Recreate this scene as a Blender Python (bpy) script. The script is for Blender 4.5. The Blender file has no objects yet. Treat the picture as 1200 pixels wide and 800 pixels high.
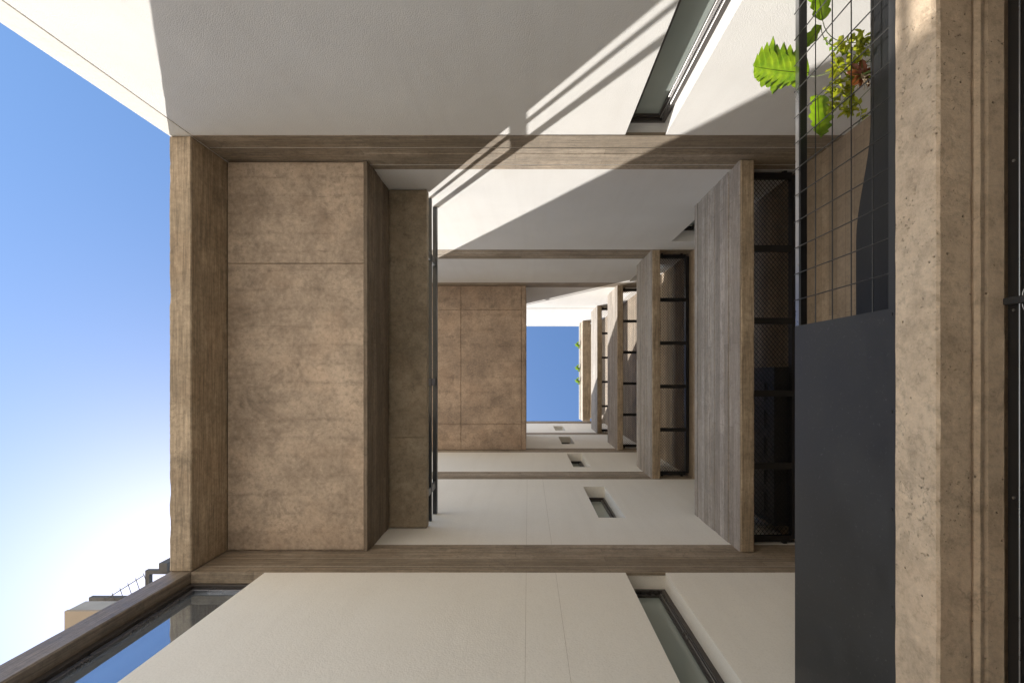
import bpy, bmesh, math, random
from mathutils import Vector, noise, Matrix

random.seed(7)
S = bpy.context.scene
COL = S.collection

# ------------------------------------------------------------------ camera, sky, sun, exposure
# World frame: +X = image right, +Y = image down, +Z = up (the camera looks straight up).
CZ = 0.65                                   # camera height above the paving
cam = bpy.data.cameras.new('camera'); cam.sensor_width = 36.0; cam.lens = 18.0
cam.shift_x = -19.0 / 1200.0; cam.shift_y = 40.5 / 1200.0
cam.clip_start = 0.02; cam.clip_end = 5000
co = bpy.data.objects.new('camera', cam); COL.objects.link(co)
co.location = (0, 0, CZ); co.rotation_euler = (math.pi, 0, 0)
S.camera = co

SUN = Vector((0.63, -0.41, -1.0)).normalized()          # direction the light travels
to_sun = -SUN
elev = math.asin(to_sun.z)
w = bpy.data.worlds.new('World'); S.world = w; w.use_nodes = True
nt = w.node_tree; nt.nodes.clear()
wo = nt.nodes.new('ShaderNodeOutputWorld'); bg = nt.nodes.new('ShaderNodeBackground')
sky = nt.nodes.new('ShaderNodeTexSky'); sky.sky_type = 'NISHITA'; sky.sun_disc = False
sky.sun_elevation = elev; sky.sun_rotation = math.atan2(to_sun.x, to_sun.y)
sky.altitude = 300; sky.air_density = 1.0; sky.dust_density = 0.48; sky.ozone_density = 1.0
bg.inputs['Strength'].default_value = 0.078
hs = nt.nodes.new('ShaderNodeHueSaturation'); hs.inputs['Saturation'].default_value = 1.16
nt.links.new(sky.outputs[0], hs.inputs['Color']); nt.links.new(hs.outputs[0], bg.inputs[0]); nt.links.new(bg.outputs[0], wo.inputs[0])

sl = bpy.data.lights.new('sun', 'SUN'); sl.energy = 3.2; sl.angle = math.radians(0.53); sl.color = (1.0, 0.955, 0.89)
so = bpy.data.objects.new('sun', sl); COL.objects.link(so)
so.rotation_euler = SUN.to_track_quat('-Z', 'Y').to_euler(); so.location = (-20, 12, 40)

S.view_settings.view_transform = 'Standard'; S.view_settings.look = 'None'
S.view_settings.exposure = 1.5; S.view_settings.gamma = 1.0
S.view_settings.use_curve_mapping = False
try:
    S.cycles.max_bounces = 10; S.cycles.diffuse_bounces = 8
    S.cycles.sample_clamp_indirect = 0
except Exception:
    pass

# ------------------------------------------------------------------ key measures (z above camera)
A, B = 1.753, 1.43                 # wall planes: y = -A and y = +B
XL0, XL1 = -2.618, -2.456          # edge column / edge beam
XR = 2.30                          # back wall of the ledges
XP0, XP1 = 1.717, 1.835            # ledge parapets
TOPA, TOPB = 17.8, 16.05
BANDS = [(3.73, 4.34), (7.11, 7.66), (9.62, 10.12), (12.50, 12.95)]

# ------------------------------------------------------------------ node helpers
def mat(name):
    m = bpy.data.materials.new(name); m.use_nodes = True
    t = m.node_tree; t.nodes.clear()
    o = t.nodes.new('ShaderNodeOutputMaterial'); p = t.nodes.new('ShaderNodeBsdfPrincipled')
    t.links.new(p.outputs[0], o.inputs[0])
    return m, t, p, o

class G:
    def __init__(s, t): s.t = t
    def n(s, kind, **kw):
        x = s.t.nodes.new(kind)
        for k, v in kw.items(): setattr(x, k, v)
        return x
    def l(s, a, b): s.t.links.new(a, b)
    def coords(s, scale=(1, 1, 1), loc=(0, 0, 0)):
        c = s.n('ShaderNodeTexCoord'); m = s.n('ShaderNodeMapping')
        m.inputs['Scale'].default_value = scale; m.inputs['Location'].default_value = loc
        s.l(c.outputs['Object'], m.inputs['Vector']); return m.outputs[0]
    def noise(s, vec, scale, detail=4, rough=0.55, dist=0):
        x = s.n('ShaderNodeTexNoise'); x.inputs['Scale'].default_value = scale
        x.inputs['Detail'].default_value = detail; x.inputs['Roughness'].default_value = rough
        x.inputs['Distortion'].default_value = dist
        s.l(vec, x.inputs['Vector']); return x.outputs['Fac']
    def ramp(s, fac, stops):
        x = s.n('ShaderNodeValToRGB'); e = x.color_ramp.elements
        while len(e) < len(stops): e.new(0.5)
        for i, (p, c) in enumerate(stops):
            e[i].position = p
            e[i].color = (c, c, c, 1) if isinstance(c, (int, float)) else (*c, 1)
        s.l(fac, x.inputs[0]); return x.outputs[0]
    def mix(s, fac, a, b, mode='MIX'):
        x = s.n('ShaderNodeMix', data_type='RGBA', blend_type=mode)
        for sock, v in ((x.inputs[0], fac), (x.inputs[6], a), (x.inputs[7], b)):
            if hasattr(v, 'links'): s.l(v, sock)
            elif isinstance(v, (int, float)): sock.default_value = v
            else: sock.default_value = (*v, 1)
        return x.outputs[2]
    def math(s, op, a, b=0.0):
        x = s.n('ShaderNodeMath', operation=op)
        for sock, v in ((x.inputs[0], a), (x.inputs[1], b)):
            if hasattr(v, 'links'): s.l(v, sock)
            else: sock.default_value = v
        return x.outputs[0]
    def bump(s, h, p, strength=0.5, dist=0.01, prev=None):
        x = s.n('ShaderNodeBump'); x.inputs['Strength'].default_value = strength
        x.inputs['Distance'].default_value = dist
        s.l(h, x.inputs['Height'])
        if prev: s.l(prev, x.inputs['Normal'])
        if p: s.l(x.outputs[0], p.inputs['Normal'])
        return x.outputs[0]

def plaster(name, base, stain, grain, bstr):
    m, t, p, o = mat(name); g = G(t)
    v = g.coords()
    big = g.noise(v, 0.9, 5, 0.6)
    c = g.mix(g.ramp(big, [(0.3, 0.0), (0.75, 1.0)]), base, stain)
    vs = g.coords((6, 6, 0.35))
    streak = g.noise(vs, 1.3, 4, 0.6)
    c = g.mix(g.ramp(streak, [(0.48, 0.0), (0.85, 0.22)]), c, (stain[0]*.82, stain[1]*.8, stain[2]*.78))
    fine = g.noise(v, grain, 3, 0.7)
    c = g.mix(g.ramp(fine, [(0.28, 0.25), (0.5, 0.0)]), c, (base[0]*.6, base[1]*.58, base[2]*.55))
    g.l(c, p.inputs['Base Color']); p.inputs['Roughness'].default_value = 0.92
    p.inputs['Specular IOR Level'].default_value = 0.2
    wav = g.noise(v, 2.2, 2, 0.5)
    b1 = g.bump(wav, None, 0.25, 0.02)
    st2 = g.ramp(g.noise(v, grain * .75, 1, .5), [(.36, 0.0), (.60, 1.0)])
    g.bump(g.math('ADD', g.math('MULTIPLY', fine, .5), st2), p, bstr, 0.0035, b1)
    return m

def concrete(name, c1, c2, grain=None, board=None, holes=1.0, rough=0.8, seed=0.0, dark=0.5, bstr=0.5, lines=None):
    """grain: axis along which wood grain runs ('X','Y','Z' or None); board: axis across the boards."""
    m, t, p, o = mat(name); g = G(t)
    off = (seed, seed * 1.7, seed * 0.6)
    v = g.coords((1, 1, 1), off)
    big = g.noise(v, 1.7, 7, 0.62, 0.3)
    c = g.mix(g.ramp(big, [(0.36, 0.0), (0.64, 1.0)]), c1, c2)
    mott = g.noise(v, 7.5, 6, 0.7, 0.5)
    c = g.mix(g.ramp(mott, [(0.30, 0.55), (0.52, 0.0)]), c, tuple(k * 0.62 for k in c1))
    pale = g.noise(g.coords((1, 1, 1), (off[0] + 9, off[1], off[2])), 3.1, 6, 0.65)
    c = g.mix(g.ramp(pale, [(0.55, 0.0), (0.8, 0.45)]), c, tuple(min(1, k * 1.35) for k in c2))
    sp = g.noise(g.coords((1, 1, 1), (off[0], off[1], off[2] + 3)), 30, 8, 0.8)
    c = g.mix(g.ramp(sp, [(0.34, 0.50), (0.50, 0.0)]), c, tuple(k * 0.45 for k in c1))
    c = g.mix(g.ramp(sp, [(0.54, 0.0), (0.72, 0.40)]), c, tuple(min(1, k * 1.45) for k in c2))
    warm = g.noise(g.coords((1, 1, 1), (off[0] + 4, off[1] + 2, off[2])), 2.3, 5, .6)
    c = g.mix(g.ramp(warm, [(0.5, 0.0), (0.75, .25)]), c, (c2[0] * 1.02, c2[1] * .86, c2[2] * .74))
    h = g.noise(v, 45, 5, 0.7)
    hsum = g.math('MULTIPLY', h, 0.6)
    if grain:
        sc = {'X': (1.1, 26, 26), 'Y': (26, 1.1, 26), 'Z': (26, 26, 1.1)}[grain]
        gv = g.coords(sc, off)
        gr = g.noise(gv, 2.4, 6, 0.65, 0.8)
        c = g.mix(g.ramp(gr, [(0.34, 0.58), (0.56, 0.0)]), c, tuple(k * 0.42 for k in c1))
        c = g.mix(g.ramp(gr, [(0.55, 0.0), (0.74, 0.32)]), c, tuple(min(1, k * 1.4) for k in c2))
        hsum = g.math('ADD', hsum, g.math('MULTIPLY', gr, 1.2))
    if board:
        sc = {'X': (8, .15, .15), 'Y': (.15, 8, .15), 'Z': (.15, .15, 8)}[board]
        along = {'X': 0, 'Y': 1, 'Z': 2}[grain or 'Y']; across = {'X': 0, 'Y': 1, 'Z': 2}[board]
        sb = g.n('ShaderNodeSeparateXYZ'); g.l(v, sb.inputs[0]); cb = g.n('ShaderNodeCombineXYZ')
        g.l(sb.outputs[along], cb.inputs[0]); g.l(sb.outputs[across], cb.inputs[1])
        bk = g.n('ShaderNodeTexBrick'); g.l(cb.outputs[0], bk.inputs['Vector'])
        bk.inputs['Scale'].default_value = 1.0; bk.inputs['Brick Width'].default_value = 1.9; bk.inputs['Row Height'].default_value = .1015
        bk.inputs['Mortar Size'].default_value = .0018; bk.inputs['Mortar Smooth'].default_value = .3; bk.offset = .37
        bk.inputs['Color1'].default_value = (1.1, 1.1, 1.12, 1); bk.inputs['Color2'].default_value = (.68, .66, .63, 1); bk.inputs['Mortar'].default_value = (.35, .32, .3, 1)
        c = g.mix(.75, c, bk.outputs['Color'], 'MULTIPLY')
        bn = g.noise(g.coords(sc, off), 1.0, 1, 0.5)
        c = g.mix(g.ramp(bn, [(0.35, 0.45), (0.6, 0.0)]), c, tuple(k * 0.66 for k in c1))
    if lines:                                   # formwork joints: broken dark lines with pitting
        ax, period = lines
        sx = g.n('ShaderNodeSeparateXYZ'); g.l(v, sx.inputs[0])
        wob = g.math('MULTIPLY', g.math('SUBTRACT', g.noise(v, 2.5, 3), .5), .06)
        f = g.math('FRACT', g.math('DIVIDE', g.math('ADD', sx.outputs[ax], wob), period))
        dl = g.math('ABSOLUTE', g.math('SUBTRACT', f, .5))
        wide = g.math('MULTIPLY', g.ramp(dl, [(.0, 1.0), (.16, 0.0)]), g.ramp(g.noise(v, 9, 9, .85), [(.47, 0.0), (.60, 1.0)]))
        thin = g.math('MULTIPLY', g.ramp(dl, [(.0, 1.0), (.022, 0.0)]), g.ramp(g.noise(v, 3.3, 5, .7), [(.50, 0.0), (.64, 1.0)]))
        c = g.mix(g.math('MULTIPLY', wide, .5), c, tuple(k * .5 for k in c1))
        c = g.mix(g.math('MULTIPLY', thin, .32), c, tuple(k * .35 for k in c1))
        hsum = g.math('SUBTRACT', hsum, g.math('MULTIPLY', thin, 1.2))
    if dark:
        st = g.noise(g.coords((1.0, 1.0, 1.0), (off[0], off[1] + 5, off[2])), 2.6, 8, 0.72, 0.9)
        c = g.mix(g.ramp(st, [(0.56, 0.0), (0.72, dark)]), c, tuple(k * 0.42 for k in c1))
    cn = g.noise(g.coords((1, 1, 1), (off[0] + 2, off[1] + 7, off[2])), 1.3, 7, .62, .4)
    crack = g.math('MULTIPLY', g.ramp(g.math('ABSOLUTE', g.math('SUBTRACT', cn, .5)), [(0.0, 1.0), (.005, 0.0)]), g.ramp(big, [(.5, 0.0), (.62, 1.0)]))
    c = g.mix(g.math('MULTIPLY', crack, .45), c, tuple(k * .3 for k in c1))
    pit = g.math('MULTIPLY', g.ramp(g.noise(v, 75, 3, .6), [(.64, 0.0), (.69, 1.0)]), g.ramp(g.noise(v, 3.0, 4, .6), [(.46, 0.0), (.60, 1.0)]))
    c = g.mix(g.math('MULTIPLY', pit, .28), c, tuple(k * .32 for k in c1))
    hsum = g.math('SUBTRACT', hsum, g.math('MULTIPLY', pit, .8))
    if holes:
        vo = g.n('ShaderNodeTexVoronoi'); vo.inputs['Scale'].default_value = 26
        vo.inputs['Randomness'].default_value = 1.0
        g.l(v, vo.inputs['Vector'])
        gate = g.ramp(g.noise(v, 4.0, 2, 0.5), [(0.50, 0.0), (0.56, 1.0)])
        hole = g.math('MULTIPLY', g.ramp(vo.outputs['Distance'], [(0.03, 1.0), (0.10, 0.0)]), gate)
        c = g.mix(g.math('MULTIPLY', hole, 0.75 * holes), c, tuple(k * 0.22 for k in c1))
        hsum = g.math('SUBTRACT', hsum, g.math('MULTIPLY', hole, 2.0))
    g.l(c, p.inputs['Base Color'])
    g.l(g.ramp(mott, [(0.2, rough - .12), (0.8, min(1, rough + .1))]), p.inputs['Roughness'])
    p.inputs['Specular IOR Level'].default_value = 0.35
    g.bump(hsum, p, bstr, 0.006)
    return m

def simple(name, base, rough=0.5, metal=0.0, spec=0.5, var=0.15, scale=9, bstr=0.1, ior=1.5):
    m, t, p, o = mat(name); g = G(t)
    v = g.coords(); n = g.noise(v, scale, 6, 0.65)
    c = g.mix(g.ramp(n, [(0.3, 0.0), (0.75, 1.0)]), tuple(k * (1 - var) for k in base), tuple(min(1, k * (1 + var)) for k in base))
    g.l(c, p.inputs['Base Color'])
    g.l(g.ramp(n, [(0.25, max(0, rough - .08)), (0.8, min(1, rough + .12))]), p.inputs['Roughness'])
    p.inputs['Metallic'].default_value = metal; p.inputs['Specular IOR Level'].default_value = spec
    p.inputs['IOR'].default_value = ior
    if bstr: g.bump(g.noise(v, 60, 3, 0.6), p, bstr, 0.002)
    return m

def glass(name, tint, rough, ior, wave=0.02):
    m, t, p, o = mat(name); g = G(t)
    v = g.coords((3, 3, 0.5)); n = g.noise(v, 1.5, 2, 0.5)
    g.l(g.mix(g.ramp(n, [(0.3, 0.0), (0.7, 1.0)]), tuple(k * .85 for k in tint), tint), p.inputs['Base Color'])
    p.inputs['Roughness'].default_value = rough; p.inputs['IOR'].default_value = ior
    if wave: g.bump(n, p, wave, 0.02)
    return m

def leafmat(name, c1, c2, trans):
    m, t, p, o = mat(name); g = G(t)
    v = g.coords(); n = g.noise(v, 22, 4, 0.6)
    c = g.mix(g.ramp(n, [(0.3, 0.0), (0.7, 1.0)]), c1, c2)
    g.l(c, p.inputs['Base Color']); p.inputs['Roughness'].default_value = 0.38
    tr = g.n('ShaderNodeBsdfTranslucent'); g.l(g.mix(1.0, c, (1.0, 1.0, 0.45), 'MULTIPLY'), tr.inputs[0])
    mx = g.n('ShaderNodeMixShader'); mx.inputs[0].default_value = trans
    g.l(p.outputs[0], mx.inputs[1]); g.l(tr.outputs[0], mx.inputs[2]); g.l(mx.outputs[0], o.inputs[0])
    return m

M = {}
M['plaster'] = plaster('white_roughcast', (.775, .765, .745), (.70, .685, .66), 210, 0.26)
M['plaster_smooth'] = plaster('beige_plaster', (.87, .84, .77), (.83, .795, .72), 120, 0.12)
M['band'] = concrete('board_marked_band', (.31, .25, .18), (.50, .415, .315), 'X', 'Z', 0.2, seed=1.3, dark=.35)
M['parapet'] = concrete('board_marked_parapet', (.40, .35, .295), (.53, .475, .41), 'Y', 'Z', 0.3, seed=3.1, dark=.2)
M['soffit'] = concrete('cast_soffit', (.38, .30, .225), (.63, .505, .385), None, None, 1.0, seed=5.2, dark=.62, lines=(1, .152))
M['soffit2'] = concrete('cast_soffit_red', (.30, .225, .165), (.50, .375, .27), None, None, .8, seed=11.2, dark=.6, lines=(1, .30))
M['edge'] = concrete('cast_edge_beam', (.32, .25, .17), (.53, .42, .295), 'Y', None, .6, seed=7.7, dark=.45)
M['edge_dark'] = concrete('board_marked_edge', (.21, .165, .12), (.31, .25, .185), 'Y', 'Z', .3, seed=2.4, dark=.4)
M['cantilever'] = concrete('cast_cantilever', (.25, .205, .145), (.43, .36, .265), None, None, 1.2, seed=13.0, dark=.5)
M['lintel'] = concrete('weathered_lintel', (.54, .415, .29), (.70, .56, .41), None, None, .45, seed=4.4, dark=.45, bstr=.9)
M['backwall'] = concrete('ledge_back_wall', (.31, .24, .165), (.43, .34, .24), None, 'Z', .7, seed=8.8, dark=.4)
M['pillar'] = plaster('pale_smooth_render', (.80, .77, .71), (.70, .67, .61), 40, 0.1)
M['column'] = concrete('smooth_column', (.23, .185, .14), (.33, .27, .21), 'Z', None, .2, rough=.42, seed=6.1, dark=.3)
M['black'] = simple('black_painted_steel', (.012, .012, .013), .42, 0, .5)
M['charcoal'] = simple('charcoal_sheet_steel', (.030, .031, .033), .45, 0, .5, .2, 3.5, .12)
def worn_sheet(name):
    m, t, p, o = mat(name); g = G(t); v = g.coords()
    big = g.noise(v, 2.6, 6, .65); dust = g.noise(v, 70, 4, .75); scr = g.noise(g.coords((60, 3, 9)), 2.0, 5, .7)
    c = g.mix(g.ramp(big, [(.3, 0.0), (.7, 1.0)]), (.017, .018, .020), (.040, .041, .043))
    c = g.mix(g.ramp(dust, [(.61, 0.0), (.74, .6)]), c, (.15, .15, .145))
    c = g.mix(g.ramp(scr, [(.68, 0.0), (.78, .35)]), c, (.12, .12, .12))
    g.l(c, p.inputs['Base Color']); g.l(g.ramp(big, [(.25, .34), (.75, .58)]), p.inputs['Roughness'])
    g.bump(g.noise(v, 4, 2), p, .12, .01)
    return m
M['sheet'] = worn_sheet('worn_charcoal_sheet')
M['rail'] = simple('grey_rail_steel', (.06, .065, .07), .35, .3, .5)
M['galv'] = simple('worn_steel_edge', (.35, .35, .36), .3, .9, .5)
M['alu'] = simple('dark_aluminium', (.06, .052, .047), .32, .3, .5, .05, 3, 0)
M['alu_light'] = simple('satin_aluminium', (.42, .41, .41), .3, .9, .5, .05, 3, 0)
M['alu_mid'] = simple('anodised_sash', (.20, .20, .215), .28, .8, .5, .05, 3, 0)
M['glass_green'] = glass('greenish_glass', (.34, .385, .36), .12, 1.52)
M['glass_sky'] = glass('solar_coated_glass', (.50, .58, .66), .03, 1.5, .05)
M['glass_sky'].node_tree.nodes['Principled BSDF'].inputs['Metallic'].default_value = .85
M['wire'] = simple('dark_steel_wire', (.022, .021, .02), .34, .1, .55, .1, 9, 0)
M['mesh'] = simple('expanded_metal', (.016, .015, .015), .5, 0, .4, .1, 9, 0)
M['liner'] = simple('black_planter_sheet', (.014, .0145, .016), .40, 0, .25, .3, 6, .2)
M['pave'] = concrete('paving', (.62, .55, .46), (.72, .65, .55), None, None, .3, seed=20., dark=.25)
M['leaf'] = leafmat('philodendron_leaf', (.10, .205, .018), (.25, .36, .03), .55)
M['leaf_y'] = leafmat('yellow_green_leaf', (.25, .30, .03), (.46, .47, .06), .5)
M['leaf_red'] = leafmat('rusty_leaf', (.17, .05, .028), (.27, .10, .055), .3)
M['stem'] = simple('plant_stem', (.10, .14, .03), .5)
M['root'] = simple('pale_roots', (.42, .33, .22), .8)
M['soil'] = simple('soil', (.05, .035, .025), .95)
M['joint'] = plaster('joint_plaster', (.60, .56, .49), (.55, .51, .45), 60, .1)
M['greysteel'] = simple('weathered_grey_steel', (.10, .095, .09), .7, 0, .3)
M['tan'] = plaster('tan_render', (.34, .28, .215), (.29, .24, .185), 60, 0.2)
M['greyroof'] = plaster('grey_render', (.36, .34, .31), (.28, .27, .25), 60, 0.2)

# ------------------------------------------------------------------ object helpers
def link(name, me, m, parent=None):
    o = bpy.data.objects.new(name, me); COL.objects.link(o)
    if m is not None and len(me.materials) == 0: me.materials.append(m)
    if parent is not None:
        o.parent = parent
        q = parent; off = Vector((0, 0, 0))
        while q is not None: off += q.location; q = q.parent
        o.location = -off                       # vertices stay in place
    return o

def tag(o, label, cat, group=None, kind=None):
    o['label'] = label; o['category'] = cat
    if group: o['group'] = group
    if kind: o['kind'] = kind
    return o

def thing(name, loc, label, cat, group=None):
    o = bpy.data.objects.new(name, None); COL.objects.link(o)
    o.location = (loc[0], loc[1], loc[2] + CZ); o.empty_display_size = .2
    return tag(o, label, cat, group)

def from_bm(name, bm, m, parent=None, smooth=False):
    bmesh.ops.recalc_face_normals(bm, faces=bm.faces)
    me = bpy.data.meshes.new(name); bm.to_mesh(me); bm.free()
    if smooth:
        for f in me.polygons: f.use_smooth = True
    return link(name, me, m, parent)

def add_box(bm, x0, x1, y0, y1, z0, z1):
    z0 += CZ; z1 += CZ
    v = [bm.verts.new(c) for c in ((x0,y0,z0),(x1,y0,z0),(x1,y1,z0),(x0,y1,z0),(x0,y0,z1),(x1,y0,z1),(x1,y1,z1),(x0,y1,z1))]
    for f in ((3,2,1,0),(4,5,6,7),(0,1,5,4),(1,2,6,5),(2,3,7,6),(3,0,4,7)): bm.faces.new([v[i] for i in f])
    return v

def box(name, x0, x1, y0, y1, z0, z1, m, parent=None, bevel=0.0):
    bm = bmesh.new(); add_box(bm, x0, x1, y0, y1, z0, z1)
    if bevel: bmesh.ops.bevel(bm, geom=list(bm.edges), offset=bevel, segments=2, affect='EDGES', profile=.6)
    return from_bm(name, bm, m, parent)

def rough_box(name, x0, x1, y0, y1, z0, z1, m, parent=None, step=.035, amp=.004, chip=.012, seed=0):
    """cast block with slightly wavering, chipped edges"""
    bm = bmesh.new(); add_box(bm, x0, x1, y0, y1, z0, z1)
    lo = Vector((x0, y0, z0 + CZ)); hi = Vector((x1, y1, z1 + CZ)); d = hi - lo
    bmesh.ops.bevel(bm, geom=list(bm.edges), offset=min(.008, min(d) * .2), segments=1, affect='EDGES')
    ax = max(range(3), key=lambda i: d[i]); nrm = Vector((0, 0, 0)); nrm[ax] = 1
    n = max(2, int(d[ax] / step))
    for i in range(1, n):
        p = lo.copy(); p[ax] += d[ax] * i / n
        bmesh.ops.bisect_plane(bm, geom=bm.verts[:] + bm.edges[:] + bm.faces[:], plane_co=p, plane_no=nrm)
    c = (lo + hi) / 2; others = [i for i in range(3) if i != ax]
    for v in bm.verts:
        q = v.co * 9 + Vector((seed, seed * 2, 0))
        v.co += noise.noise_vector(v.co * 2.1 + Vector((seed, 0, 0))) * amp * .7
        k = noise.noise(q * 2.3); k2 = max(0, noise.noise(q * .9 + Vector((5, 5, 5))) - .25)
        for i in others:
            s = 1 if v.co[i] > c[i] else -1
            v.co[i] -= s * (abs(k) * amp + k2 * chip)
    return from_bm(name, bm, m, parent)

def extrude_profile(name, pts, axis, a0, a1, m, parent=None, seg=1, jitter=0.0, seed=0):
    """closed 2-D profile (pairs in the two other axes, z above camera) swept along axis 'X' or 'Y'"""
    bm = bmesh.new(); rings = []
    for i in range(seg + 1):
        a = a0 + (a1 - a0) * i / seg; r = []
        for k, (p, z) in enumerate(pts):
            j = noise.noise_vector(Vector((a * 11 + seed, p * 13 + k * .37, z * 13))) * jitter if jitter else Vector((0, 0, 0))
            co_ = (a, p + j.x, z + CZ + j.y) if axis == 'X' else (p + j.x, a, z + CZ + j.y)
            r.append(bm.verts.new(co_))
        rings.append(r)
    n = len(pts)
    for i in range(seg):
        for k in range(n):
            bm.faces.new((rings[i][k], rings[i][(k+1) % n], rings[i+1][(k+1) % n], rings[i+1][k]))
    bm.faces.new(rings[0]); bm.faces.new(rings[-1][::-1])
    return from_bm(name, bm, m, parent)

def boards_profile(face, back, z0, z1, n, sgn, rnd, depth=.004, groove=.003):
    """profile of a board-marked face: 'face' is the visible coordinate, sgn = outward sign"""
    pts = [(back, z1), (back, z0)]
    hs = [rnd.uniform(.8, 1.25) for _ in range(n)]; tot = sum(hs); z = z0
    for i, h in enumerate(hs):
        h = h / tot * (z1 - z0); d = rnd.uniform(0, depth)
        f = face - sgn * d
        pts += [(f, z + (groove if i else 0)), (f, z + h - (groove if i < n - 1 else 0))]
        if i < n - 1: pts += [(face - sgn * (depth + .004), z + h)]
        z += h
    return pts

def tube(bm, pts, r, n=8):
    pts = [Vector(p) for p in pts]; rings = []
    for i, p in enumerate(pts):
        t = (pts[min(i + 1, len(pts) - 1)] - pts[max(i - 1, 0)]).normalized()
        u = t.cross(Vector((0, 0, 1)) if abs(t.z) < .9 else Vector((1, 0, 0))).normalized(); v = t.cross(u)
        rr = r[i] if isinstance(r, (list, tuple)) else r
        rings.append([bm.verts.new(p + (u * math.cos(6.2832 * k / n) + v * math.sin(6.2832 * k / n)) * rr + Vector((0, 0, CZ))) for k in range(n)])
    for a, b in zip(rings, rings[1:]):
        for k in range(n): bm.faces.new((a[k], a[(k+1) % n], b[(k+1) % n], b[k]))
    bm.faces.new(rings[0][::-1]); bm.faces.new(rings[-1])

def wall_y(name, yf, yb, x0, x1, z0, z1, openings, m):
    """wall in a y plane with rectangular openings (x0,x1,z0,z1); faces only where they show"""
    xs = sorted({x0, x1, *[v for o in openings for v in o[:2]]}); zs = sorted({z0, z1, *[v for o in openings for v in o[2:]]})
    def solid(i, j):
        if not (0 <= i < len(xs) - 1 and 0 <= j < len(zs) - 1): return False
        cx = (xs[i] + xs[i+1]) / 2; cz = (zs[j] + zs[j+1]) / 2
        return not any(o[0] < cx < o[1] and o[2] < cz < o[3] for o in openings)
    bm = bmesh.new(); vc = {}
    def V(x, y, z):
        k = (round(x, 5), round(y, 5), round(z, 5))
        if k not in vc: vc[k] = bm.verts.new((x, y, z + CZ))
        return vc[k]
    for i in range(len(xs) - 1):
        for j in range(len(zs) - 1):
            if not solid(i, j): continue
            a, b, c, d = xs[i], xs[i+1], zs[j], zs[j+1]
            bm.faces.new((V(a,yf,c), V(b,yf,c), V(b,yf,d), V(a,yf,d))); bm.faces.new((V(a,yb,d), V(b,yb,d), V(b,yb,c), V(a,yb,c)))
            if not solid(i-1, j): bm.faces.new((V(a,yf,c), V(a,yf,d), V(a,yb,d), V(a,yb,c)))
            if not solid(i+1, j): bm.faces.new((V(b,yf,c), V(b,yb,c), V(b,yb,d), V(b,yf,d)))
            if not solid(i, j-1): bm.faces.new((V(a,yf,c), V(a,yb,c), V(b,yb,c), V(b,yf,c)))
            if not solid(i, j+1): bm.faces.new((V(a,yf,d), V(b,yf,d), V(b,yb,d), V(a,yb,d)))
    return from_bm(name, bm, m)

def ring_y(name, x0, x1, z0, z1, wd, y0, y1, m, parent):
    """rectangular frame in a y plane"""
    bm = bmesh.new()
    add_box(bm, x0, x1, y0, y1, z0, z0 + wd); add_box(bm, x0, x1, y0, y1, z1 - wd, z1)
    add_box(bm, x0, x0 + wd, y0, y1, z0 + wd, z1 - wd); add_box(bm, x1 - wd, x1, y0, y1, z0 + wd, z1 - wd)
    bmesh.ops.bevel(bm, geom=list(bm.edges), offset=.0015, segments=1, affect='EDGES')
    return from_bm(name, bm, m, parent)

def window(parent, x0, x1, z0, z1, yw, s, rec, gm, tracks=True, wd=.03):
    """slot window set 'rec' back from wall plane yw; s = direction into the wall"""
    y = yw + s * rec; e = .002
    def yy(a, b): return (min(y + s*a, y + s*b), max(y + s*a, y + s*b))
    f = ring_y('window', x0 + e, x1 - e, z0 + e, z1 - e, wd, *yy(0, .09), M['alu'], parent)
    ring_y('sash', x0 + wd + .004, x1 - wd - .004, z0 + wd + .004, z1 - wd - .004, wd * .85, *yy(.022, .06), M['alu_mid'] if gm is M['glass_sky'] else M['alu'], f)
    if tracks:
        for k, d in enumerate((.010, .034)):
            box('track', x1 - wd - .006 - k*.012, x1 - wd - .001 - k*.012, *yy(.004 + d*.2, .012 + d*.4), z0 + .05, z1 - .05, M['alu_light'], f)
    box('pane', x0 + wd * 1.6, x1 - wd * 1.6, *yy(.040, .048), z0 + wd * 1.6, z1 - wd * 1.6, gm, f)
    box('window_back', x0 - .02, x1 + .02, *yy(.10, .11), z0 - .02, z1 + .02, M['black'], f)
    return f

# ------------------------------------------------------------------ ground
bm = bmesh.new(); R = 3000
v = [bm.verts.new(c) for c in ((-R,-R,0),(R,-R,0),(R,R,0),(-R,R,0))]; bm.faces.new(v)
g = from_bm('ground', bm, M['pave']); g['kind'] = 'structure'

# ------------------------------------------------------------------ the sunlit wall (image top)
GZ = -CZ + .004
opA = [(.705, 1.0, -.35, 3.745)] + [(1.87, 2.17, a, b) for a, b in ((5.18, 6.68), (8.06, 9.48), (10.8, 12.08))]
wa = wall_y('plaster_wall', -A, -A - .28, XL1 + .006, XR + .25, GZ, TOPA, opA, M['plaster'])
tag(wa, 'tall white roughcast wall with sun stripes and a slanting shadow on it', 'wall')
rnd = random.Random(3)
box('render_joint', XL1 + .01, XR - .002, -A - .01, -A + .003, 13.24, 13.30, M['greyroof'], wa)
for i, (z0, z1) in enumerate(BANDS[:3]):
    pts = boards_profile(-A + .004, -A - .02, z0, z1, 6, 1, rnd, .004, .004)
    extrude_profile('concrete_band', pts, 'X', XL1, XR, M['band'], wa)
box('coping', XL0, XR + .25, -A - .30, -A + .012, TOPA, TOPA + .12, M['pillar'], wa, .006)
box('edge_pillar', XL0, XL1, -A - .28, -A + .002, GZ, TOPA, M['pillar'], wa, .003)
window(wa, .705, 1.0, -.35, 3.745, -A, -1, .095, M['glass_green'])
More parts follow.
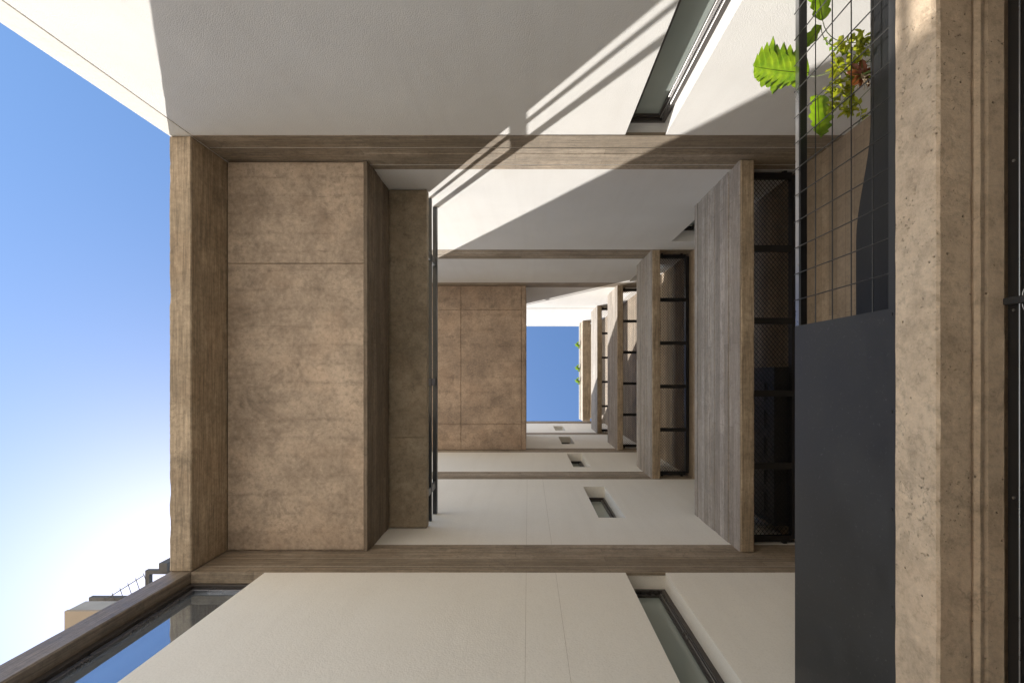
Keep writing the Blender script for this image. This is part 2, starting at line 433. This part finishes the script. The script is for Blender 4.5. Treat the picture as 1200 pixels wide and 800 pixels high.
for a, b in ((5.18, 6.68), (8.06, 9.48), (10.8, 12.08)):
    window(wa, 1.87, 2.17, a, b, -A, -1, .14, M['glass_green'], False)

# ------------------------------------------------------------------ the shaded wall (image bottom)
slotsB = [(5.18, 6.63), (8.06, 9.47), (10.80, 12.08), (13.5, 14.67)]
opB = [(.709, 1.0, -.35, 3.745), (XL1, -1.92, -.35, 3.745)] + [(.712, .985, a, b) for a, b in slotsB]
wb = wall_y('plaster_wall', B, B + .28, XL1, XR + .25, GZ, TOPB, opB, M['plaster_smooth'])
tag(wb, 'tall beige plaster wall in shade with a column of small slot windows', 'wall')
for i, (z0, z1) in enumerate(BANDS + [(15.45, 16.05)]):
    pts = boards_profile(B - .004, B + .02, z0, z1, 6, -1, rnd, .004, .004)
    extrude_profile('concrete_band', pts, 'X', XL1, XR, M['band'], wb)
box('coping', XL0, XR + .25, B - .012, B + .30, TOPB, TOPB + .10, M['greyroof'], wb, .006)
rough_box('edge_column', XL0, XL1, B - .003, B + .28, GZ, TOPB, M['column'], wb, .06, .001, .002, 2)
box('window_head', XL1, -1.92, B + .021, B + .28, 3.728, 3.744, M['band'], wb)
for x in (-.015, .20):
    for z0, z1 in ((GZ, 3.728), (4.342, 7.108)):
        box('plaster_joint', x - .0012, x + .0012, B - .0006, B + .01, z0 + .001, z1, M['joint'], wb)
for a, b in slotsB: window(wb, .712, .985, a, b, B, 1, .14, M['glass_green'], False, .024)
window(wb, .709, 1.0, -.35, 3.745, B, 1, .125, M['glass_green'])
window(wb, XL1 + .002, -1.92, -.35, 3.728, B, 1, .075, M['glass_sky'], False, .036)

# ------------------------------------------------------------------ wall at the back of the ledges
tb = box('concrete_wall', XR, XR + .25, -A, B, GZ, 17.3, M['backwall'])
tag(tb, 'brown concrete wall behind the black mesh ledges', 'wall')

# ------------------------------------------------------------------ ledge parapets and mesh walkways
PAR = [(4.15, 5.29, 'lowest'), (7.11, 8.13, 'second'), (9.90, 11.10, 'third'), (12.75, 13.97, 'fourth')]
for i, (z0, z1, nm) in enumerate(PAR):
    rnd = random.Random(20 + i)
    L = {'lowest': 'board-marked concrete parapet of the lowest ledge, largest of the stack',
         'second': 'board-marked concrete parapet of the second ledge, just above the largest one',
         'third': 'bluish board-marked concrete parapet of the third ledge, partly sunlit along its upper edge',
         'fourth': 'mostly sunlit concrete parapet of the fourth ledge, close under the roof beam'}[nm]
    t = thing('ledge_parapet', ((XP0 + XP1) / 2, 0, z0), L, 'parapet', 'concrete parapets stacked up the shaft')
    pts = boards_profile(XP0, XP0 + .05, z0 + .012, z1, 10, -1, rnd, .007, .005)
    extrude_profile('board_marked_face', pts, 'Y', -A, B, M['parapet'], t, 40, .0012, i)
    rough_box('core', XP0 + .008, XP1, -A, B, z0, z1 - .005, M['edge'], t, .05, .002, .004, i * 3)
# roof beam
t = thing('roof_beam', (1.82, 0, 16.2), 'concrete roof edge beam against the blue sky at the shaft top', 'beam')
rough_box('beam', XP0 + .004, 1.97, -A, B, 16.2, 16.9, M['edge'], t, .08, .004, .01, 4)
box('coping', XP0 - .03, 2.0, -A, B, 16.9, 17.0, M['pillar'], t, .005)
box('roof_slab', 1.97, XR + .25, -A, B, 17.3, 17.45, M['edge'], t)

def mesh_sheet(x0, x1, y0, y1, z):
    bm = bmesh.new(); px, py = .036, .022; sw, th = .0026, .0035
    nx = int((x1 - x0) / (px / 2)); ny = int((y1 - y0) / py)
    for j in range(ny):
        for s in (0, 1):
            pass
        yc = y0 + (j + .5) * py; prev = None
        for i in range(nx + 1):
            x = x0 + (x1 - x0) * i / nx; sg = 1 if (i + j) % 2 else -1
            y = yc + sg * py * .5
            q = [bm.verts.new((x, y - sw, z + CZ)), bm.verts.new((x, y + sw, z + CZ + .002)), bm.verts.new((x, y + sw, z + CZ + th)), bm.verts.new((x, y - sw, z + CZ + th))]
            if prev:
                for k in range(4): bm.faces.new((prev[k], prev[(k+1) % 4], q[(k+1) % 4], q[k]))
            prev = q
    return bm

SH = mesh_sheet(XP1 + .035, XR - .03, -A + .05, B - .05, 0)
bmesh.ops.recalc_face_normals(SH, faces=SH.faces)
shme = bpy.data.meshes.new('mesh_sheet'); SH.to_mesh(shme); SH.free(); shme.materials.append(M['mesh'])
for i, (z, nm) in enumerate(((4.40, 'lowest'), (7.35, 'second'), (10.2, 'third'), (13.1, 'fourth'))):
    L = {'lowest': 'black steel mesh walkway behind the lowest and largest concrete parapet',
         'second': 'black steel mesh walkway behind the second concrete parapet',
         'third': 'black steel mesh walkway behind the partly sunlit third parapet',
         'fourth': 'small black steel mesh walkway behind the fourth parapet under the roof'}[nm]
    t = thing('mesh_walkway', ((XP1 + XR) / 2, 0, z), L, 'walkway', 'mesh walkways behind the parapets')
    e = .002
    box('side_rail', XP1 + e, XP1 + .032, -A + .045, B - .045, z - .035, z + .03, M['black'], t)
    box('side_rail', XR - .05, XR - e, -A + .045, B - .045, z - .035, z + .03, M['black'], t)
    for k in range(6):
        y = -A + .045 + k * (A + B - .09) / 5
        y = min(max(y, -A + .04), B - .04)
        box('cross_bar', XP1 + .035, XR - .05, y - .026, y + .026, z - .034, z - .001, M['black'], t)
    for y in (-A, B - .045):
        for x in (XP1 + .06, XR - .12):
            box('bracket', x, x + .03, y + .001, y + .044, z - .03, z + .02, M['black'], t)
    o = bpy.data.objects.new('mesh_sheet', shme); COL.objects.link(o); o.parent = t
    o.location = Vector((0, 0, z)) - t.location; o['kind'] = 'stuff'

# dark cabinet standing on the lowest walkway
t = thing('equipment_cabinet', (2.2, .65, 4.41), 'dark metal cabinet standing on the lowest mesh walkway against the back wall', 'cabinet')
box('body', 2.13, 2.292, -.08, 1.30, 4.432, 5.35, M['black'], t, .006)
for k in range(5): box('louvre', 2.122, 2.131, .05 + k * .25, .22 + k * .25, 4.6, 5.2, M['charcoal'], t, .002)

# ------------------------------------------------------------------ lower landing slab (image left)
t = thing('landing_slab', (-1.78, 0, 3.73), 'big brown cast concrete landing slab seen from below with an edge beam', 'slab')
rough_box('edge_beam', XL0, XL1, -A + .005, B - .005, 3.73, 4.80, M['edge'], t, .018, .003, .007, 1)
box('slab_core', XL1, -1.33, -A + .006, B - .006, 4.186, 4.80, M['soffit'], t)
ys = [-A + .006, -.916, B - .006]
for a, b, sd in ((ys[0], ys[1], 0), (ys[1], ys[2], 1)):
    rough_box('soffit_panel', XL1 + .007, -1.318, a + (.010 if sd == 0 else .002), b - (.010 if sd else .002), 4.170, 4.19, M['soffit'], t, .03, .0015, .003, sd + 6)
rnd = random.Random(5)
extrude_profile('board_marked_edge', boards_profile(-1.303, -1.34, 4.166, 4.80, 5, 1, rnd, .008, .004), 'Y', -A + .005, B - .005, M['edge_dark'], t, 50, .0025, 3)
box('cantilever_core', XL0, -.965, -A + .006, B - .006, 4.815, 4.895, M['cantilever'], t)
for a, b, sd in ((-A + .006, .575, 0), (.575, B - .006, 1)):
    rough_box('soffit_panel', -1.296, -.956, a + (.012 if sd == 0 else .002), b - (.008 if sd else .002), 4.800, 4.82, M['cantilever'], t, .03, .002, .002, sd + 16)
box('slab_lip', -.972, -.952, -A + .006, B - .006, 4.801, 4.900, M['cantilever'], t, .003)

t = thing('steel_railing', (-.966, 0, 4.9), 'low dark steel railing with two bars along the landing slab edge', 'railing')
box('lower_bar', -.981, -.951, -A + .004, B - .004, 5.035, 5.065, M['rail'], t, .002)
box('upper_bar', -.988, -.946, -A + .004, B - .004, 5.295, 5.355, M['rail'], t, .002)
for y in (-1.17, .06, 1.12):
    box('post', -.980, -.955, y - .035, y + .035, 4.895, 5.30, M['rail'], t, .002)

# ------------------------------------------------------------------ upper concrete volume (image centre)
t = thing('upper_landing', (-1.3, 0, 9.62), 'reddish brown concrete underside of the upper landing beside the small sky opening', 'slab')
rough_box('edge_beam', XL0, XL1, -A + .005, B - .005, 9.62, 10.2, M['edge'], t, .1, .004, .01, 31)
box('slab_core', XL1, -.05, -A + .006, B - .006, 9.916, 10.30, M['soffit2'], t)
for a, b, sd in ((-A + .006, -1.28, 0), (-1.28, .93, 1), (.93, B - .006, 2)):
    for c, d in ((XL1 + .002, -1.30), (-1.30, -.13), (-.13, -.042)):
        rough_box('soffit_panel', c + .003, d - .003, a + .003, b - .003, 9.90, 9.92, M['soffit2'], t, .06, .003, .006, sd * 5 + c)
box('parapet_wall', -.18, -.042, -A + .006, B - .006, 10.30, 12.40, M['edge'], t, .006)
box('parapet_wall', XL0, XL0 + .14, -A + .006, B - .006, 10.30, 12.40, M['edge'], t, .006)
t2 = thing('steel_railing', (-.1, 0, 12.4), 'thin handrail on top of the upper landing, shadow line on the wall above', 'railing')
box('rail', -.12, -.08, -A + .005, B - .005, 12.66, 12.70, M['rail'], t2, .002)
for y in (-1.4, -.4, .5, 1.2): box('post', -.115, -.085, y - .015, y + .015, 12.399, 12.66, M['rail'], t2)

# ------------------------------------------------------------------ entrance lintel (image right)
X0 = 1.192
lz = 1.496
prof = [(X0, lz + .166), (X0, lz + .12), (X0 - .001, lz + .06), (X0, lz + .02), (X0 + .004, lz + .006), (X0 + .012, lz),
        (1.24, lz + .001), (1.290, lz), (1.2955, lz + .001), (1.297, lz + .016), (1.302, lz + .016), (1.304, lz + .002), (1.318, lz - .004), (1.330, lz - .001),
        (1.332, lz + .004), (1.336, lz + .004), (1.345, lz + .001), (1.392, lz + .001), (1.394, lz + .006), (1.394, lz + .06), (1.52, lz + .06), (1.52, lz + .166)]
ln = extrude_profile('entrance_lintel', prof, 'Y', -A + .004, B - .004, M['lintel'], None, 260, .0013, 2)
tag(ln, 'rough tan concrete lintel with a chipped edge and groove beside the charcoal panel', 'lintel')
# make the arris crumble
for v in ln.data.vertices:
    if abs(v.co.x - X0) < .02 and v.co.z < lz + CZ + .03:
        k = max(0, noise.noise(v.co * 23)) + .7 * max(0, noise.noise(v.co * 61))
        v.co.x += k * .004; v.co.z += k * .004
# walls carrying the lintel: gate jambs
for y0, y1, s, wl in ((-A + .002, -A + .10, 'beside the white roughcast wall', 0), (B - .10, B - .002, 'beside the beige plaster wall', 1)):
    j = rough_box('gate_jamb', 1.40, 1.52, y0, y1, GZ, lz + .058, M['lintel'], None, .06, .002, .004, wl)
    tag(j, 'tan concrete gate jamb ' + s, 'jamb', 'gate jambs')

# gate under the lintel
t = thing('steel_gate', (1.43, 0, -CZ), 'black steel gate with a bright rod and latch under the tan lintel', 'gate')
gy0, gy1 = -A + .11, B - .11
box('top_rail', 1.400, 1.440, gy0, gy1, 1.438, 1.495, M['black'], t, .002)
box('bottom_rail', 1.405, 1.440, gy0, gy1, -.60, -.55, M['black'], t, .002)
box('sheet', 1.446, 1.450, gy0, gy1, -.60, 1.49, M['black'], t)
for y in (gy0, -.20, gy1 - .04): box('stile', 1.405, 1.440, y, y + .04, -.55, 1.437, M['black'], t, .002)
bm = bmesh.new(); tube(bm, [(1.394, gy0 + .03, 1.452), (1.394, gy1 - .03, 1.452)], .0022, 8); from_bm('rod', bm, M['galv'], t)
box('latch', 1.378, 1.401, -.226, -.206, 1.40, 1.487, M['charcoal'], t, .003)
for s in (-1, 1):
    bm = bmesh.new()
    pts = [(1.398, -.216 + s * (.012 + .030 * math.sin(a)), 1.448 - .030 * (1 - math.cos(a)) ) for a in [k * .26 for k in range(11)]]
    tube(bm, pts, .0016, 6); from_bm('wire_scroll', bm, M['galv'], t)
for y in (-.62, .35, -.19): 
    bm = bmesh.new(); tube(bm, [(1.397, y, 1.475), (1.402, y, 1.475)], .004, 10); from_bm('rivet', bm, M['galv'], t)

# ------------------------------------------------------------------ guard panel above the lintel
t = thing('guard_panel', (X0, 0, lz + .166), 'tall charcoal sheet metal guard with a wire grid half, on the tan lintel', 'guard')
gz0, gz1 = lz + .168, 2.30
YM = -.223
ga, gb = -A + .012, B - .012
box('sheet', X0 + .004, X0 + .008, YM, gb, gz0 + .004, gz1 - .004, M['sheet'], t)
for yb in [YM + .02 + .32 * q for q in range(5)]:
    bm = bmesh.new(); tube(bm, [(X0 - .002, yb, gz0 + .016), (X0 + .002, yb, gz0 + .016)], .006, 10); from_bm('bolt', bm, M['charcoal'], t)
box('bottom_rail', X0 + .001, X0 + .04, ga, gb, gz0 - .003, gz0 + .002, M['charcoal'], t)
box('bottom_flange', X0, X0 + .0035, ga, gb, gz0 - .002, gz0 + .03, M['charcoal'], t)
box('top_rail', X0 + .009, X0 + .042, ga, gb, gz1 - .034, gz1 - .028, M['black'], t)
box('top_flange', X0 + .0085, X0 + .0125, ga, gb, gz1 - .028, gz1, M['galv'], t)
box('stiffener', X0 + .009, X0 + .035, YM, YM + .006, gz0 + .01, gz1 - .035, M['charcoal'], t)
wires = []
for k in range(5):
    z = gz0 + .118 * (k + 1) - .002
    bm = bmesh.new(); tube(bm, [(X0 + .0055, ga + .002, z), (X0 + .0055, YM, z)], .0024, 6); from_bm('wire', bm, M['wire'], t)
y = YM - .115; k = 0
while y > ga + .02:
    bm = bmesh.new(); tube(bm, [(X0 + .0018, y, gz0 + .012), (X0 + .0018, y, gz1 - .004)], .0024, 6); from_bm('wire', bm, M['wire'], t)
    y -= .1165

# planter trough behind the guard
t = thing('planter_trough', (1.37, 0, lz + .166), 'black sheet metal planter trough behind the wire grid', 'planter')
tz0 = lz + .171
def trough_top(y):
    a, b = 1.93, 2.015
    k = min(1, max(0, (y + .95) / .42)); k = k * k * (3 - 2 * k)
    return a + (b - a) * k
bm = bmesh.new(); n = 60; r0 = []; r1 = []; r2 = []; r3 = []
for i in range(n + 1):
    y = ga + .02 + (gb - ga - .04) * i / n; zt = trough_top(y) + CZ; zb = tz0 + CZ
    r0.append(bm.verts.new((1.290, y, zb))); r1.append(bm.verts.new((1.290, y, zt)))
    r2.append(bm.verts.new((1.294, y, zt))); r3.append(bm.verts.new((1.294, y, zb)))
for i in range(n):
    for a, b in ((r0, r1), (r1, r2), (r2, r3), (r3, r0)): bm.faces.new((a[i], a[i+1], b[i+1], b[i]))
for i in (0, n): bm.faces.new((r0[i], r1[i], r2[i], r3[i]))
from_bm('front_sheet', bm, M['liner'], t)
box('back_sheet', 1.496, 1.50, ga + .02, gb - .02, tz0, 1.90, M['charcoal'], t)
box('base', 1.295, 1.495, ga + .02, gb - .02, tz0, tz0 + .004, M['charcoal'], t)
box('soil', 1.296, 1.494, ga + .025, gb - .025, tz0 + .005, 1.82, M['soil'], t)

# ------------------------------------------------------------------ plants
def P(u, v, z): return Vector(((u - 619) * z / 600, (v - 440.5) * z / 600, z))

def leaf(name, base, tip, width, up, lobes, m, parent, cup=.12, deep=.35, seed=0):
    """lobed leaf blade with a raised midrib: base->tip, 'up' = approximate normal"""
    base, tip, up = Vector(base), Vector(tip), Vector(up).normalized()
    ax = tip - base; Ln = ax.length; ax.normalize(); sd = ax.cross(up).normalized(); nr = sd.cross(ax).normalized()
    rn = random.Random(seed); bm = bmesh.new(); n = lobes * 6; cols = 5
    rows = {}
    for s in (-1, 1):
        for i in range(n + 1):
            q = i / n
            wq = width * .5 * (math.sin(math.pi * min(1, q * .86 + .14)) ** .62) * (1.0 if q < .85 else max(.0, 1 - ((q - .85) / .15) ** 2))
            ph = (q * lobes + (0 if s > 0 else .35)) % 1
            li = int(q * lobes + (0 if s > 0 else .35)); rl = random.Random(seed * 31 + li * 7 + (s + 1)).uniform(.82, 1.12)
            tooth = rl * (1 - deep * rl * (abs(ph - .5) * 2) ** 1.4)
            wq *= tooth * (1 + .06 * rn.uniform(-1, 1))
            for c in range(cols + 1):
                f = c / cols
                fwd = .22 * width * f * f * (1 - q ** 3)
                hgt = cup * width * (f * f) * -1 + .032 * width * math.cos(2 * math.pi * ph) * f - .10 * Ln * (q - .3) ** 2
                p = base + ax * (Ln * q * .9 + fwd * (.6 + .4 * q)) + sd * (s * wq * f) + nr * hgt
                if c == 0 and s > 0: rows[(s, i, c)] = rows[(-1, i, 0)]
                else: rows[(s, i, c)] = bm.verts.new(p + Vector((0, 0, CZ)))
    for s in (-1, 1):
        for i in range(n):
            for c in range(cols):
                bm.faces.new((rows[(s,i,c)], rows[(s,i+1,c)], rows[(s,i+1,c+1)], rows[(s,i,c+1)]))
    lf = from_bm(name, bm, m, parent, True)
    bm = bmesh.new()
    tube(bm, [base + ax * (Ln * .9 * k / 8) + nr * (-.10 * Ln * (k / 8 - .3) ** 2 - .0005) for k in range(9)], [.0022 - .00018 * k for k in range(9)], 6)
    from_bm('midrib', bm, M['stem'], lf)
    return lf

def stem(parent, a, b, sag, r=.0018, name='stem'):
    a, b = Vector(a), Vector(b); bm = bmesh.new()
    tube(bm, [a.lerp(b, k / 10) + Vector((0, 0, sag * 4 * (k/10) * (1 - k/10))) for k in range(11)], r, 6)
    return from_bm(name, bm, M['stem'], parent)

root = Vector((1.33, -1.22, 1.82))
t = thing('philodendron', root, 'philodendron with big lobed bright green leaves reaching past the wire grid', 'plant')
up = Vector((.25, .3, 1))
l1b, l1t = P(941, 82, 2.43), P(884, 80, 2.44)
leaf('leaf', P(948, 86, 2.40), P(874, 80, 2.46), .31, (.1, .25, 1), 9, M['leaf'], t, .06, .40, 3)
l2b, l2t = P(964, 24, 2.30), P(955, -32, 2.25)
leaf('leaf', l2b, l2t, .10, (.5, .0, 1), 5, M['leaf'], t, .2, .3, 5)
l3b, l3t = P(958, 112, 2.18), P(961, 170, 2.16)
leaf('leaf', l3b, l3t, .105, (.2, .2, 1), 5, M['leaf'], t, .18, .3, 8)
leaf('leaf', P(962, 30, 2.28), P(938, 64, 2.32), .06, (.6, .3, 1), 3, M['leaf'], t, .2, .2, 9)
stem(t, root, l1b, .14); stem(t, root, l2b, .10); stem(t, root, l3b, .16); stem(t, root, P(962, 30, 2.28), .12)

# yellow-green sprigs and the rusty rosette
def sprig_plant(name, label, base, heads, m, leafn, ln, parent_group=None):
    t = thing(name, base, label, 'plant', parent_group)
    for hi, (h, spread) in enumerate(heads):
        rn = random.Random(hi * 7 + len(heads))
        stem(t, base, h, .03, .0012)
        bm = bmesh.new()
        for k in range(leafn):
            d = Vector((rn.gauss(0, 1), rn.gauss(0, 1), rn.gauss(0, .8))).normalized()
            c = Vector(h) + Vector((rn.gauss(0, spread), rn.gauss(0, spread), rn.gauss(0, spread * .7)))
            s = d.cross(Vector((rn.random(), rn.random(), 1))).normalized(); L = ln * rn.uniform(.6, 1.3); W = L * .22
            nn = d.cross(s) * L * .12
            q = [c, c + d * L * .35 + s * W + nn, c + d * L * .8 + s * W * .7 + nn, c + d * L, c + d * L * .8 - s * W * .7 + nn, c + d * L * .35 - s * W + nn]
            vs = [bm.verts.new(p + Vector((0, 0, CZ))) for p in q]; mid = bm.verts.new(c + d * L * .5 - nn * .3 + Vector((0, 0, CZ)))
            for a in range(6): bm.faces.new((vs[a], vs[(a + 1) % 6], mid))
        f = from_bm('foliage', bm, m, t, True)
    return t

base2 = Vector((1.36, -1.16, 1.82))
sprig_plant('yellow_shrub', 'yellow-green sprigs of small leaves tangled in the wire grid', base2,
            [(P(990, 55, 2.05), .016), (P(1006, 62, 2.0), .016), (P(982, 76, 2.08), .014), (P(980, 98, 2.08), .014), (P(993, 104, 2.05), .018),
             (P(978, 116, 2.1), .012), (P(998, 80, 2.04), .016), (P(1008, 48, 2.0), .012), (P(996, 128, 2.05), .010), (P(1036, 82, 1.93), .010), (P(1044, 56, 1.90), .010)],
            M['leaf_y'], 22, .040)
tr = bpy.data.objects['yellow_shrub']
for k, (a, b, sg) in enumerate(((P(1010, 66, 2.0), P(966, 44, 2.12), .02), (P(1004, 100, 2.0), P(974, 132, 2.1), -.02), (P(1030, 90, 1.93), P(1046, 70, 1.88), .02), (P(1000, 118, 2.0), P(1006, 146, 1.98), -.03))):
    stem(tr, a, b, sg, .0011)
    bm = bmesh.new(); rn = random.Random(50 + k)
    for q in range(9):
        c = a.lerp(b, .25 + q / 11) + Vector((0, 0, sg * .8)); d = Vector((rn.gauss(0, 1), rn.gauss(0, 1), rn.gauss(0, .5))).normalized(); L = rn.uniform(.018, .034)
        sd_ = d.cross(Vector((.2, .1, 1))).normalized() * L * .26
        vs = [bm.verts.new(p_ + Vector((0, 0, CZ))) for p_ in (c, c + d * L * .5 + sd_, c + d * L, c + d * L * .5 - sd_)]
        bm.faces.new(vs)
    from_bm('foliage', bm, M['leaf_y'] if k % 2 else M['leaf'], tr)
base3 = Vector((1.30, -1.13, 1.82))
t = thing('dry_rosette', base3, 'rusty red dry rosette with pale dangling roots among yellow-green sprigs', 'plant')
rc = P(1011, 88, 1.98)
for k in range(9):
    a = k * 2.4; d = Vector((math.cos(a), math.sin(a), .3 + .2 * math.sin(k * 3)))
    leaf('leaf', rc + d * .004, rc + d * random.uniform(.05, .08), .03, (-d.y * .3, .2, 1), 3, M['leaf_red'], t, .25, .1, k)
for k in range(12):
    a = k * 1.9; e = rc + Vector((math.cos(a) * .05 * random.random() - .01, .03 + .05 * random.random(), random.uniform(-.07, .02)))
    bm = bmesh.new(); tube(bm, [rc + (e - rc) * (i / 6) + Vector((math.sin(i + k) * .006, math.cos(i * 1.3 + k) * .006, 0)) for i in range(7)], .0013, 5)
    from_bm('root', bm, M['root'], t)
stem(t, base3, rc, .01, .005, 'stalk')

# small plants hanging over the roof beam
for i, (u, v, z, lb) in enumerate(((679.5, 404, 16.95, 'pale leafy tuft hanging over the roof beam near the sunlit wall'),
                                   (679.5, 431, 16.95, 'green leafy tuft hanging over the middle of the roof beam'),
                                   (679.5, 446, 16.95, 'small dark green tuft hanging over the roof beam below the larger ones'))):
    p = P(u, v, z)
    sprig_plant('roof_plant', lb, Vector((XP0 + .02, p.y, 17.0)), [((XP0 - .05, p.y, 16.98), .045), ((XP0 - .06, p.y + .06, 16.9), .03)], M['leaf'], 10, .10, 'plants on the roof beam')

# ------------------------------------------------------------------ neighbouring building beyond the edge column
t = thing('neighbour_building', (-10.5, 10.5, -CZ), 'neighbouring building with a tan balcony box and steel frames on top, beyond the column', 'building')
box('wall', -13.0, -4.0, 8.2, 16.0, GZ, 17.2, M['tan'], t)
box('balcony', -14.5, -12.2, 7.34, 8.9, 16.0, 16.12, M['tan'], t, .01)
box('balcony_parapet', -14.48, -12.2, 7.35, 7.50, 16.12, 16.75, M['greyroof'], t, .01)
box('balcony_parapet', -14.48, -14.33, 7.50, 8.9, 16.12, 16.75, M['greyroof'], t, .01)
Z = 17.4
def Q(u, v, z=Z): p = P(u, v, z); return p
a = Q(104, 702); b = Q(150, 702)
box('steel_beam', a.x, b.x + 1.2, a.y - .07, a.y + .10, Z, Z + .16, M['greysteel'], t)
box('steel_beam', a.x, a.x + .13, a.y + .10, a.y + 1.6, Z, Z + .16, M['greysteel'], t)
box('steel_post', a.x + .002, a.x + .12, a.y + 1.4, a.y + 1.5, 16.1, Z, M['greysteel'], t)
a = Q(170, 668)
box('steel_beam', a.x, a.x + 1.6, a.y, a.y + .13, Z, Z + .16, M['greysteel'], t)
box('steel_beam', a.x, a.x + .14, a.y + .13, a.y + 2.2, Z, Z + .16, M['greysteel'], t)
box('steel_post', a.x + .002, a.x + .12, a.y + 1.9, a.y + 2.0, 17.2, Z, M['greysteel'], t)
a = Q(191, 657)
box('steel_post', a.x, a.x + .28, a.y, a.y + .28, 17.2, 17.75, M['greysteel'], t)
p0, p1 = Q(122, 703), Q(168, 674)
for off in (0, .35):
    bm = bmesh.new(); tube(bm, [p0 + Vector((off * .6, off, 0)), p1 + Vector((off * .6, off, 0))], .014, 6); from_bm('handrail', bm, M['greysteel'], t)
for k in range(6):
    q = p0.lerp(p1, k / 5); bm = bmesh.new(); tube(bm, [q - Vector((0, .08, 0)), q + Vector((.2, .5, 0))], .012, 6); from_bm('baluster', bm, M['greysteel'], t)
